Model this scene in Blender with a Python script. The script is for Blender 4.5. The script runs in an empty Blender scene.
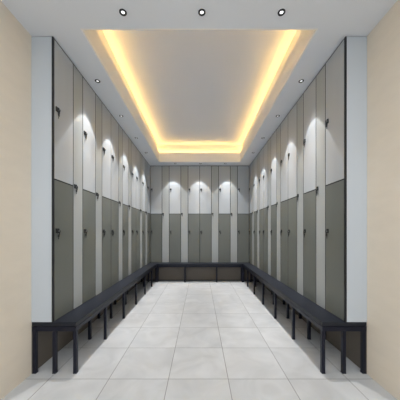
import bpy, bmesh, math
from mathutils import Vector, Matrix
S = bpy.context.scene
C = S.collection
PI = math.pi

# ---------------------------------------------------------------- measures (metres)
H   = 3.0      # soffit height
EYE = 1.261    # camera height
XW  = 1.49     # side walls
XF  = 1.295    # locker fronts
YN  = 1.996    # near end of the side lockers
YB  = 5.885    # fronts of the back lockers
YW  = 6.080    # back wall
YR  = -2.6     # rear of the hall, behind the camera
BZ  = 0.461    # bench top
XB  = 1.091    # bench front edge
OX, OY0, OY1 = 1.003, 1.937, 5.59      # opening in the soffit
LIP, UP, REC = 3.236, 3.455, 0.055     # lip top, upper ceiling, cove depth

# ---------------------------------------------------------------- camera
cd = bpy.data.cameras.new('camera')
cam = bpy.data.objects.new('camera', cd); C.objects.link(cam)
cam.location = (0.007, 0, EYE); cam.rotation_euler = (PI/2, 0, 0)
cd.sensor_width = 36; cd.lens = 225/400*36
cd.shift_y = 0.08; cd.clip_start = 0.05
S.camera = cam

# ---------------------------------------------------------------- view, world, lights
S.view_settings.view_transform = 'Standard'
S.view_settings.look = 'None'
S.view_settings.exposure = 0.1
S.view_settings.gamma = 1
S.view_settings.use_curve_mapping = False

W = bpy.data.worlds.new('world'); S.world = W; W.use_nodes = True
W.node_tree.nodes['Background'].inputs[0].default_value = (0.80, 0.90, 1.0, 1)
W.node_tree.nodes['Background'].inputs[1].default_value = 0.18

def area(name, loc, rot, sx, sy, power, col):
    l = bpy.data.lights.new(name, 'AREA'); l.shape = 'RECTANGLE'; l.size = sx; l.size_y = sy
    l.energy = power; l.color = col
    o = bpy.data.objects.new(name, l); C.objects.link(o); o.location = loc; o.rotation_euler = rot
    return o
# unseen area fills added behind and above the camera to brighten the near end
area('rear_fill', (0, YR+0.1, 2.2), (PI/2, 0, 0), 2.6, 1.4, 40, (0.80, 0.90, 1.0))
area('overhead_fill', (0, -0.5, 2.96), (0, 0, 0), 2.2, 2.4, 52, (0.92, 0.96, 1.0))

ROOMSIDE = 0.52
def spot_profile(l, pts, tmax, side=None):
    """photometric curve of a reflector lamp: intensity against the angle from straight down"""
    l.use_nodes = True
    nt = l.node_tree; em = nt.nodes['Emission']
    g = nt.nodes.new('ShaderNodeNewGeometry'); s = nt.nodes.new('ShaderNodeSeparateXYZ')
    nt.links.new(g.outputs['Incoming'], s.inputs[0])
    a = nt.nodes.new('ShaderNodeMath'); a.operation = 'ABSOLUTE'; nt.links.new(s.outputs[2], a.inputs[0])
    m = nt.nodes.new('ShaderNodeMath'); m.operation = 'MINIMUM'; m.inputs[1].default_value = 1; nt.links.new(a.outputs[0], m.inputs[0])
    c = nt.nodes.new('ShaderNodeMath'); c.operation = 'ARCCOSINE'; nt.links.new(m.outputs[0], c.inputs[0])
    d = nt.nodes.new('ShaderNodeMath'); d.operation = 'DIVIDE'; d.inputs[1].default_value = math.radians(tmax); nt.links.new(c.outputs[0], d.inputs[0])
    f = nt.nodes.new('ShaderNodeFloatCurve'); nt.links.new(d.outputs[0], f.inputs['Value'])
    cu = f.mapping.curves[0]
    top = max(p[1] for p in pts)
    P = [(t/tmax, v/top) for t, v in pts]
    cu.points[0].location = P[0]; cu.points[1].location = P[-1]
    for p in P[1:-1]: cu.points.new(*p)
    for p in cu.points: p.handle_type = 'VECTOR'
    f.mapping.update()
    out = f.outputs[0]
    if side:      # asymmetric reflector: full towards the wall it washes, weak towards the room
        dt = nt.nodes.new('ShaderNodeVectorMath'); dt.operation = 'DOT_PRODUCT'
        nt.links.new(g.outputs['Incoming'], dt.inputs[0]); dt.inputs[1].default_value = side
        mr = nt.nodes.new('ShaderNodeMapRange'); mr.interpolation_type = 'SMOOTHSTEP'
        mr.inputs[1].default_value = -0.01; mr.inputs[2].default_value = 0.10; mr.inputs[3].default_value = ROOMSIDE; mr.inputs[4].default_value = 1
        nt.links.new(dt.outputs['Value'], mr.inputs[0])
        mm = nt.nodes.new('ShaderNodeMath'); mm.operation = 'MULTIPLY'
        nt.links.new(out, mm.inputs[0]); nt.links.new(mr.outputs[0], mm.inputs[1]); out = mm.outputs[0]
    nt.links.new(out, em.inputs['Strength'])
    return l

def lamp(name, x, y, power, pts, half, col, z=2.984, side=None):
    l = bpy.data.lights.new(name, 'SPOT'); l.energy = power; l.color = col
    l.spot_size = math.radians(half*2); l.spot_blend = 0.05; l.shadow_soft_size = 0.012
    spot_profile(l, pts, 40, side)
    o = bpy.data.objects.new(name, l); C.objects.link(o); o.location = (x, y, z)
    return o
def wash(cut):      # beam with a bright rim and a faint spill outside it
    return [(0, 1.5), (6, 1.9), (9, 1.8), (11.6, 1.4), (14.5, 0.98), (16.6, 0.80), (17.6, 0.92), (18.6, 0.64), (22, .47), (cut-4, .36), (cut-1.7, .34), (cut-0.7, 0.43), (cut, 0.40), (cut+0.9, 0.07), (cut+5, 0.02), (39, 0), (40, 0)]
WASH, WASH_RIGHT = wash(30.4), wash(28.2)
WCOL = (0.99, 0.995, 1.0)
for y in (2.56, 3.225, 3.90, 4.57, 5.20):
    for sx in (-1, 1):
        lamp('wall_washer_light', sx*(XF-0.247), y, 215, WASH if sx < 0 else WASH_RIGHT, 38, WCOL, side=(sx, 0, 0))
for x in (-0.69, -0.01, 0.71):
    lamp('wall_washer_light', x, YB-0.25, 200, WASH, 38, WCOL, side=(0, 1, 0))
FLOOD = [(0, 1), (20, 0.9), (30, 0.6), (38, 0.1), (40, 0)]
for x in (-0.602, 0.022, 0.652):
    lamp('front_light', x, 1.78, 14, FLOOD, 40, WCOL)

# ---------------------------------------------------------------- materials
def nodes(name):
    m = bpy.data.materials.new(name); m.use_nodes = True
    nt = m.node_tree; b = nt.nodes['Principled BSDF']
    return m, nt, b
def mat(name, col, rough=0.5, metal=0.0, var=0.0, scale=(4, 4, 4), bump=0.0, spec=0.5):
    m, nt, b = nodes(name)
    b.inputs['Base Color'].default_value = (*col, 1); b.inputs['Roughness'].default_value = rough
    b.inputs['Metallic'].default_value = metal; b.inputs['Specular IOR Level'].default_value = spec
    if var or bump:
        tc = nt.nodes.new('ShaderNodeTexCoord'); mp = nt.nodes.new('ShaderNodeMapping')
        mp.inputs['Scale'].default_value = scale
        n = nt.nodes.new('ShaderNodeTexNoise'); n.inputs['Scale'].default_value = 1; n.inputs['Detail'].default_value = 5
        nt.links.new(tc.outputs['Object'], mp.inputs[0]); nt.links.new(mp.outputs[0], n.inputs[0])
        mr = nt.nodes.new('ShaderNodeMix'); mr.data_type = 'RGBA'
        mr.inputs[6].default_value = (*[c*(1-var) for c in col], 1); mr.inputs[7].default_value = (*[min(1, c*(1+var)) for c in col], 1)
        nt.links.new(n.outputs[0], mr.inputs[0]); nt.links.new(mr.outputs[2], b.inputs['Base Color'])
        if bump:
            bp = nt.nodes.new('ShaderNodeBump'); bp.inputs['Strength'].default_value = bump; bp.inputs['Distance'].default_value = 0.002
            nt.links.new(n.outputs[0], bp.inputs['Height']); nt.links.new(bp.outputs[0], b.inputs['Normal'])
    return m
def glow(name, col, strength):
    m, nt, b = nodes(name)
    b.inputs['Base Color'].default_value = (0.8, 0.8, 0.8, 1)
    b.inputs['Emission Color'].default_value = (*col, 1); b.inputs['Emission Strength'].default_value = strength
    return m
M = {}
M['ceil']   = mat('ceiling_paint', (0.80, 0.82, 0.86), 0.9, var=0.02, scale=(2, 2, 2))
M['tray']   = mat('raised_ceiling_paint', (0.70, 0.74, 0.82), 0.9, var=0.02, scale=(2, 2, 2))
M['cream']  = mat('cream_paint', (0.90, 0.87, 0.83), 0.85, var=0.02, scale=(3, 3, 3))
M['beige']  = mat('beige_wallcovering', (0.78, 0.695, 0.58), 0.85, var=0.05, scale=(5, 5, 14), bump=0.15)
M['upper']  = mat('light_grey_laminate', (0.44, 0.462, 0.48), 0.45, var=0.05, scale=(9, 9, 1.2))
M['narrow'] = mat('warm_grey_laminate', (0.385, 0.40, 0.395), 0.45, var=0.05, scale=(9, 9, 1.2))
M['lower']  = mat('olive_grey_laminate', (0.150, 0.156, 0.138), 0.42, var=0.06, scale=(9, 9, 1.2))
M['white']  = mat('pale_blue_white_laminate', (0.55, 0.585, 0.62), 0.5, var=0.02, scale=(5, 5, 2))
M['case']   = mat('black_carcass', (0.02, 0.02, 0.02), 0.7)
M['strip']  = mat('black_edging', (0.010, 0.011, 0.015), 0.35)
M['bench']  = mat('charcoal_bench_board', (0.011, 0.013, 0.020), 0.40, var=0.15, scale=(14, 3, 14), spec=0.3)
M['steel']  = mat('dark_navy_powder_coat', (0.007, 0.008, 0.018), 0.4, spec=0.3)
M['lock']   = mat('black_lock', (0.012, 0.012, 0.012), 0.3)
M['chrome'] = mat('dull_steel', (0.30, 0.30, 0.29), 0.3, metal=1.0)
M['ring']   = mat('black_lamp_ring', (0.012, 0.013, 0.016), 0.4)
M['lampw']  = glow('lit_lamp', (1, 1, 1), 1.6)
M['led']    = glow('warm_led', (1.0, 0.60, 0.16), 30.0)
M['skirt']  = mat('dark_skirting', (0.012, 0.012, 0.012), 0.5)

def floor_mat():
    m, nt, b = nodes('pale_grey_stone_tiles')
    N = nt.nodes.new; L = nt.links.new
    tc = N('ShaderNodeTexCoord'); sp = N('ShaderNodeSeparateXYZ'); L(tc.outputs['Object'], sp.inputs[0])
    def math_(op, a, bb=None, c=None):
        n = N('ShaderNodeMath'); n.operation = op
        for i, v in enumerate((a, bb, c)):
            if v is None: continue
            if isinstance(v, (int, float)): n.inputs[i].default_value = v
            else: L(v, n.inputs[i])
        return n.outputs[0]
    def joint(src, off, size, half):
        t = math_('DIVIDE', math_('SUBTRACT', src, off), size)
        fr = math_('FRACT', t)
        d = math_('MULTIPLY', math_('MINIMUM', fr, math_('SUBTRACT', 1.0, fr)), size)
        return math_('LESS_THAN', d, half), math_('FLOOR', t)
    jx, ix = joint(sp.outputs[0], -0.263, 0.5117, 0.0022)
    jy, iy = joint(sp.outputs[1], 1.930, 0.5180, 0.0022)
    cb = N('ShaderNodeCombineXYZ'); L(ix, cb.inputs[0]); L(iy, cb.inputs[1])
    wn = N('ShaderNodeTexWhiteNoise'); L(cb.outputs[0], wn.inputs[0])
    off = N('ShaderNodeVectorMath'); off.operation = 'MULTIPLY_ADD'
    L(wn.outputs['Color'], off.inputs[0]); off.inputs[1].default_value = (9, 9, 9); L(tc.outputs['Object'], off.inputs[2])
    n1 = N('ShaderNodeTexNoise'); n1.inputs['Scale'].default_value = 3.2; n1.inputs['Detail'].default_value = 7; n1.inputs['Distortion'].default_value = 1.2
    L(off.outputs[0], n1.inputs[0])
    cr = N('ShaderNodeValToRGB'); L(n1.outputs[0], cr.inputs[0])
    e = cr.color_ramp.elements; e[0].position = 0.3; e[0].color = (0.50, 0.505, 0.51, 1); e[1].position = 0.7; e[1].color = (0.60, 0.605, 0.61, 1)
    tn = math_('MULTIPLY_ADD', wn.outputs['Value'], 0.06, 0.97)
    mul = N('ShaderNodeVectorMath'); mul.operation = 'SCALE'; L(cr.outputs[0], mul.inputs[0]); L(tn, mul.inputs[3])
    jj = math_('MAXIMUM', jx, jy)
    mx = N('ShaderNodeMix'); mx.data_type = 'RGBA'; L(jj, mx.inputs[0]); L(mul.outputs[0], mx.inputs[6]); mx.inputs[7].default_value = (0.14, 0.14, 0.135, 1)
    L(mx.outputs[2], b.inputs['Base Color'])
    b.inputs['Roughness'].default_value = 0.38; b.inputs['Specular IOR Level'].default_value = 0.35
    bp = N('ShaderNodeBump'); bp.inputs['Strength'].default_value = 0.3; bp.inputs['Distance'].default_value = 0.002; bp.invert = True
    L(jj, bp.inputs['Height']); L(bp.outputs[0], b.inputs['Normal'])
    return m
M['floor'] = floor_mat()

# ---------------------------------------------------------------- mesh helpers
def box(bm, x0, x1, y0, y1, z0, z1, bev=0.0):
    r = bmesh.ops.create_cube(bm, size=1)
    for v in r['verts']:
        v.co = Vector(((x0+x1)/2 + v.co.x*(x1-x0), (y0+y1)/2 + v.co.y*(y1-y0), (z0+z1)/2 + v.co.z*(z1-z0)))
    if bev:
        es = list({e for v in r['verts'] for e in v.link_edges})
        bmesh.ops.bevel(bm, geom=es, offset=bev, segments=2, profile=0.5, affect='EDGES', clamp_overlap=True)
def lathe(bm, prof, mtx=Matrix(), seg=24):
    rings = []
    for r, z in prof:
        rings.append([bm.verts.new(mtx @ Vector((r*math.cos(2*PI*i/seg), r*math.sin(2*PI*i/seg), z))) for i in range(seg)])
    for a, b in zip(rings, rings[1:]):
        for i in range(seg):
            bm.faces.new((a[i], a[(i+1) % seg], b[(i+1) % seg], b[i]))
    return rings
def obj(name, bm, m, parent=None, smooth=False, loc=None):
    bmesh.ops.recalc_face_normals(bm, faces=bm.faces[:])
    me = bpy.data.meshes.new(name); bm.to_mesh(me); bm.free(); me.materials.append(m)
    if smooth:
        for p in me.polygons: p.use_smooth = True
    o = bpy.data.objects.new(name, me); C.objects.link(o)
    if parent: o.parent = parent
    if loc: o.location = loc
    return o
def boxes(name, m, lst, parent=None, bev=0.0):
    bm = bmesh.new()
    for b in lst: box(bm, *b, bev=bev)
    return obj(name, bm, m, parent)
def struct(name, m, lst):
    o = boxes(name, m, lst); o['kind'] = 'structure'; return o
def thing(name, label, cat, loc=(0, 0, 0), rz=0, group=None):
    o = bpy.data.objects.new(name, None); C.objects.link(o); o.empty_display_size = 0.1
    o.location = loc; o.rotation_euler = (0, 0, rz); o['label'] = label; o['category'] = cat
    if group: o['group'] = group
    return o
def copy_tree(src, parent=None):
    c = src.copy(); C.objects.link(c)
    if parent: c.parent = parent
    for ch in list(src.children): copy_tree(ch, c)
    return c

# ---------------------------------------------------------------- the room
struct('floor', M['floor'], [(-XW-0.1, XW+0.1, YR, YW+0.1, -0.1, 0)])
struct('wall_left', M['beige'], [(-XW-0.1, -XW, YR, YW+0.1, 0, UP+0.1)])
struct('wall_right', M['beige'], [(XW, XW+0.1, YR, YW+0.1, 0, UP+0.1)])
struct('wall_back', M['beige'], [(-XW, XW, YW, YW+0.1, 0, UP+0.1)])
M['kick_shade'] = mat('taupe_kick_and_shade_board', (0.135, 0.115, 0.095), 0.7, var=0.05)  # board under the back bench; on the side walls its dark colour imitates shade
struct('trim_3', M['kick_shade'], [(-XW, XW, 5.812, 5.826, 0.0, BZ-0.037)])       # board closing the space under the back bench
for nm, sx in (('shade_board_left', -1), ('shade_board_right', 1)):                                # dark boards added low on the side walls, standing in for under-bench shade
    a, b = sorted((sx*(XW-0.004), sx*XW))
    struct(nm, M['kick_shade'], [(a, b, YN+0.004, 5.81, 0.0, BZ-0.037)])
struct('baseboard_back', M['skirt'], [(-XW+0.001, XW-0.001, 5.803, 5.8115, 0, 0.028)])
r = REC
struct('ceiling', M['ceil'], [
    (-XW, XW, YR, OY0-r-0.02, H, UP+0.1),
    (-XW, -OX-r-0.02, OY0-r-0.02, OY1+r+0.02, H, UP+0.1),
    (OX+r+0.02, XW, OY0-r-0.02, OY1+r+0.02, H, UP+0.1),
    (-XW, XW, OY1+r+0.02, YW, H, UP+0.1),
    (-OX-r-0.02, -OX-0.014, OY0-r-0.02, OY1+r+0.02, H, H+0.03),
    (OX+0.014, OX+r+0.02, OY0-r-0.02, OY1+r+0.02, H, H+0.03),
    (-OX-0.014, OX+0.014, OY0-r-0.02, OY0-0.014, H, H+0.03),
    (-OX-0.014, OX+0.014, OY1+0.014, OY1+r+0.02, H, H+0.03)])
struct('ceiling_raised', M['tray'], [(-OX-r-0.02, OX+r+0.02, OY0-r-0.02, OY1+r+0.02, UP, UP+0.1)])
def rim(x, y0, y1, t, z0, z1):       # rectangular ring of boards, inner face at x / y0 / y1
    return [(-x-t, -x, y0-t, y1+t, z0, z1), (x, x+t, y0-t, y1+t, z0, z1), (-x, x, y0-t, y0, z0, z1), (-x, x, y1, y1+t, z0, z1)]
struct('trim_1', M['cream'], rim(OX, OY0, OY1, 0.014, H, LIP))                 # fascia of the cove
struct('trim_2', M['cream'], rim(OX+r, OY0-r, OY1+r, 0.02, H+0.03, UP))        # back of the cove
def led(name_side, b):
    bm = bmesh.new(); box(bm, *b, bev=0.004)
    o = obj('led_strip', bm, M['led'])
    o['label'] = 'warm yellow light strip hidden in the ceiling cove along its %s side' % name_side
    o['category'] = 'light strip'; o['group'] = 'light strips around the raised ceiling'
zc = LIP-0.047
led('left',  (-OX-0.038, -OX-0.018, OY0+0.01, OY1-0.01, zc, zc+0.014))
led('right', (OX+0.018, OX+0.038, OY0+0.01, OY1-0.01, zc, zc+0.014))
led('near',  (-OX, OX, OY0-0.038, OY0-0.018, zc, zc+0.014))
led('far',   (-OX, OX, OY1+0.018, OY1+0.038, zc, zc+0.014))

# ---------------------------------------------------------------- lockers
ZT = H-0.006
ZS = 1.735           # joint between the upper and lower doors
WW, WN = 0.3028, 0.1862
CD = 0.174           # locker depth
G = 0.0060
# unit space: front face at y = 0 looking to -y, x across from the left edge, z from the floor
def lock_parts(door, x, z, y=-0.018):
    bm = bmesh.new()      # block with a raised right half
    box(bm, x-0.021, x+0.021, y-0.008, y, z-0.022, z+0.022, bev=0.003)
    box(bm, x+0.001, x+0.021, y-0.013, y-0.007, z-0.022, z+0.022, bev=0.003)
    lk = obj('lock', bm, M['lock'], door)
    bm = bmesh.new()
    R = Matrix.Translation((x+0.011, y-0.013, z-0.004)) @ Matrix.Rotation(PI/2, 4, 'X')
    lathe(bm, [(0, 0), (0.0085, 0), (0.0085, 0.003), (0.0075, 0.005), (0, 0.005)], R, 16)
    c = obj('cylinder', bm, M['chrome'], door, True); c['label'] = 'dull steel lock cylinder'
    bm = bmesh.new()      # key bow in the cylinder, a second key hanging from it
    box(bm, x+0.0095, x+0.0125, y-0.024, y-0.016, z-0.014, z+0.004)
    box(bm, x+0.007, x+0.012, y-0.020, y-0.014, z-0.036, z-0.010)
    box(bm, x-0.003, x+0.016, y-0.017, y-0.010, z-0.056, z-0.031, bev=0.002)
    box(bm, x+0.005, x+0.010, y-0.013, y-0.010, z-0.078, z-0.053)
    k = obj('key', bm, M['lock'], door)
def make_wide():
    t = thing('locker', 'x', 'locker')
    boxes('carcass', M['case'], [(0, WW, 0, CD, BZ, ZT), (0, G, -0.0165, 0, BZ, ZT), (WW-G, WW, -0.0165, 0, BZ, ZT),
        (G, WW-G, -0.0165, 0, ZS-0.006, ZS+0.006), (G, WW-G, -0.0165, 0, ZT-0.009, ZT)], t)
    up = boxes('door', M['upper'], [(G, WW-G, -0.018, -0.0005, ZS+0.006, ZT-0.009)], t, bev=0.001)
    lo = boxes('door', M['lower'], [(G, WW-G, -0.018, -0.0005, BZ+0.004, ZS-0.006)], t, bev=0.001)
    up['label'] = 'pale grey upper door'; lo['label'] = 'olive grey lower door'
    lock_parts(up, 0.040, 2.375); lock_parts(lo, 0.040, 1.272)
    return t
def make_narrow():
    t = thing('narrow_locker', 'x', 'locker')
    boxes('carcass', M['case'], [(0, WN, 0, CD, BZ, ZT), (0, G, -0.0165, 0, BZ, ZT), (WN-G, WN, -0.0165, 0, BZ, ZT),
        (G, WN-G, -0.0165, 0, ZT-0.009, ZT)], t)
    d = boxes('door', M['narrow'], [(G, WN-G, -0.018, -0.0005, BZ+0.004, ZT-0.009)], t, bev=0.001)
    lock_parts(d, 0.031, 1.735)
    return t
protoW, protoN = make_wide(), make_narrow()
usedW = usedN = False
ORD = ['first', 'second', 'third', 'fourth', 'fifth', 'sixth', 'seventh', 'eighth', 'ninth']
def put(kind, loc, rz, label, group):
    global usedW, usedN
    if kind == 'w':
        o = copy_tree(protoW) if usedW else protoW; usedW = True
    else:
        o = copy_tree(protoN) if usedN else protoN; usedN = True
    o.location = loc; o.rotation_euler = (0, 0, rz); o['label'] = label; o['group'] = group
SIDE = 'wnwnwwnwnwwnwnw'
BACK = 'wnwnwwnwnw'
WID = {'w': WW, 'n': WN}
def scaled(seq, length):
    tot = sum(WID[k] for k in seq); return length/tot
def lab(kind, i, n, where, frm):
    o = 'last' if i == n-1 else ORD[i]
    if kind == 'w': return 'wide two-door grey locker, %s wide one from %s on %s' % (o, frm, where)
    return 'narrow one-door warm grey locker, %s narrow one from %s on %s' % (o, frm, where)
E = 0.018   # door thickness: carcass fronts sit this far behind the door faces
for side in (-1, 1):
    s = scaled(SIDE, YB-E-YN-0.012)
    y = YN+0.012; cnt = {'w': 0, 'n': 0}
    where = 'the left wall' if side < 0 else 'the right wall'
    for k in SIDE:
        n = SIDE.count(k)
        l = lab(k, cnt[k], n, where, 'the camera'); cnt[k] += 1
        w = WID[k]*s
        # facing the left wall, the unit's left edge is the near one; on the right wall it is the far one
        if side < 0: put(k, (-XF-E, y, 0), PI/2, l, 'lockers along the left wall')
        else:        put(k, (XF+E, y+w, 0), -PI/2, l, 'lockers along the right wall')
        y += w
for o in [o for o in bpy.data.objects if o.get('group', '').startswith('lockers along')]:
    o.scale = (s, 1, 1)
sb = scaled(BACK, 2*XF-0.004)
x = -XF+0.002; cnt = {'w': 0, 'n': 0}
for k in BACK:
    l = lab(k, cnt[k], BACK.count(k), 'the back wall', 'the left'); cnt[k] += 1
    put(k, (x, YB+E-0.001, 0), 0, l, 'lockers along the back wall')
    x += WID[k]*sb
for o in [o for o in bpy.data.objects if o.get('group', '') == 'lockers along the back wall']:
    o.scale = (sb, 1, 1)

# end panels with a black edging strip on the corner
for side, nm in ((-1, 'left'), (1, 'right')):
    t = thing('end_panel', 'tall pale blue-white panel closing the near end of the %s lockers' % nm, 'panel',
              (side*XF, YN, BZ), 0, 'end panels of the locker rows')
    a, b = sorted((side*0.013, side*(XW-XF-0.001)))
    boxes('panel', M['white'], [(a, b, 0, 0.010, 0.001, ZT-BZ)], t)
    a, b = sorted((side*-0.002, side*0.013))
    st = boxes('edge_strip', M['strip'], [(a, b, -0.002, 0.011, 0.001, ZT-BZ)], t)
    st['label'] = 'black edge strip'

# ---------------------------------------------------------------- benches
LG = 0.031
def leg(parent, x, y, h=BZ-0.041):
    """square tube leg, foot cap included, with its centre at x, y"""
    bm = bmesh.new(); box(bm, -LG/2, LG/2, -LG/2, LG/2, 0.006, h, bev=0.003)
    box(bm, -LG/2-0.001, LG/2+0.001, -LG/2-0.001, LG/2+0.001, 0, 0.012, bev=0.002)
    return obj('leg', bm, M['steel'], parent, loc=(x, y, 0))
RX = (XB+LG/2, 1.291, XW-0.022)          # three rows of legs under a side bench
ROWS = [YN+0.019, 2.65, 3.285, 3.92, 4.555, 5.19, 5.675]
for side, nm in ((-1, 'left'), (1, 'right')):
    t = thing('bench', 'long charcoal bench on dark square legs under the %s wall lockers' % nm, 'bench', (0, 0, 0), 0, 'benches below the lockers')
    a, b = sorted((side*XB, side*(XW-0.004)))
    boxes('seat_board', M['bench'], [(a, b, YN, YW-0.003, BZ-0.036, BZ-0.0005)], t, bev=0.003)
    ra = sorted((side*(XB+0.003), side*(XB+LG+0.001)))
    rb = sorted((side*(XW-0.042), side*(XW-0.006)))
    z0, z1 = BZ-0.084, BZ-0.041
    fr = [(ra[0], ra[1], YN+0.001, 5.70, z0, z1), (rb[0], rb[1], YN+0.001, YW-0.02, z0, z1)]
    for y in ROWS: fr.append((ra[0]+0.004, rb[1]-0.004, y-LG/2+0.001, y+LG/2-0.001, z0+0.001, z1-0.001)) if side > 0 else fr.append((rb[0]+0.004, ra[1]-0.004, y-LG/2+0.001, y+LG/2-0.001, z0+0.001, z1-0.001))
    # thin spacers between frame and board leave the narrow joint seen at the bench end
    for y in ROWS: fr.append((min(side*1.10, side*1.47), max(side*1.10, side*1.47), y-0.014+0.006, y+0.014, z1-0.001, BZ-0.036))
    boxes('frame', M['steel'], fr, t)
    first = None
    for y in ROWS:
        for xx in RX:
            if first is None: first = leg(t, side*xx, y, z0)
            else:
                c = first.copy(); C.objects.link(c); c.parent = t; c.location = (side*xx, y, 0)
t = thing('bench', 'short charcoal bench on dark square legs under the back wall lockers', 'bench', (0, 0, 0), 0, 'benches below the lockers')
YF = 5.63
boxes('seat_board', M['bench'], [(-XB+0.001, XB-0.001, YF, YW-0.003, BZ-0.036, BZ-0.0005)], t, bev=0.003)
boxes('frame', M['steel'], [(-XB+0.002, XB-0.002, YF+0.004, YF+0.038, z0, BZ-0.036), (-XB+0.002, XB-0.002, 5.766, 5.798, z0, BZ-0.036),
                            (-0.43, -0.40, YF+0.02, 5.79, z0+0.001, z1-0.001), (0.40, 0.43, YF+0.02, 5.79, z0+0.001, z1-0.001)], t)
first = None
for xx in (-XB+0.022, -0.372, 0.430, XB-0.022):
    for yy in (YF+0.022, 5.780):
        if first is None: first = leg(t, xx, yy, z0)
        else:
            c = first.copy(); C.objects.link(c); c.parent = t; c.location = (xx, yy, 0)

# ---------------------------------------------------------------- downlights
def make_downlight():
    t = thing('downlight', 'x', 'ceiling light')
    bm = bmesh.new()
    lathe(bm, [(0.0135, -0.0015), (0.0165, -0.0060), (0.0250, -0.0070), (0.0290, -0.0045), (0.0295, -0.0005), (0.0135, -0.0005)], seg=32)
    obj('trim_ring', bm, M['ring'], t, True)
    bm = bmesh.new()
    lathe(bm, [(0.0, -0.0045), (0.006, -0.0043), (0.010, -0.0034), (0.0140, -0.0012), (0.0, -0.0006)], seg=32)
    l = obj('lens', bm, M['lampw'], t, True); l['label'] = 'glowing white lens'
    return t
dl = make_downlight(); used = False
def put_dl(x, y, label):
    global used
    o = copy_tree(dl) if used else dl; used = True
    o.location = (x, y, H); o['label'] = label; o['group'] = 'small round downlights'
for x, w in ((-0.602, 'left'), (0.022, 'middle'), (0.652, 'right')):
    put_dl(x, 1.78, 'small black-ringed downlight, %s of the three in front of the raised ceiling' % w)
for sx, w in ((-1, 'left'), (1, 'right')):
    for i, y in enumerate((2.59, 3.37, 4.16, 4.93)):
        put_dl(sx*1.172, y, 'small black-ringed downlight above the %s lockers, %s from the camera' % (w, ORD[i]))
for x, w in ((-0.62, 'left'), (0.02, 'middle'), (0.65, 'right')):
    put_dl(x, 5.705, 'tiny dark-ringed downlight over the back wall lockers, %s one of three' % w)
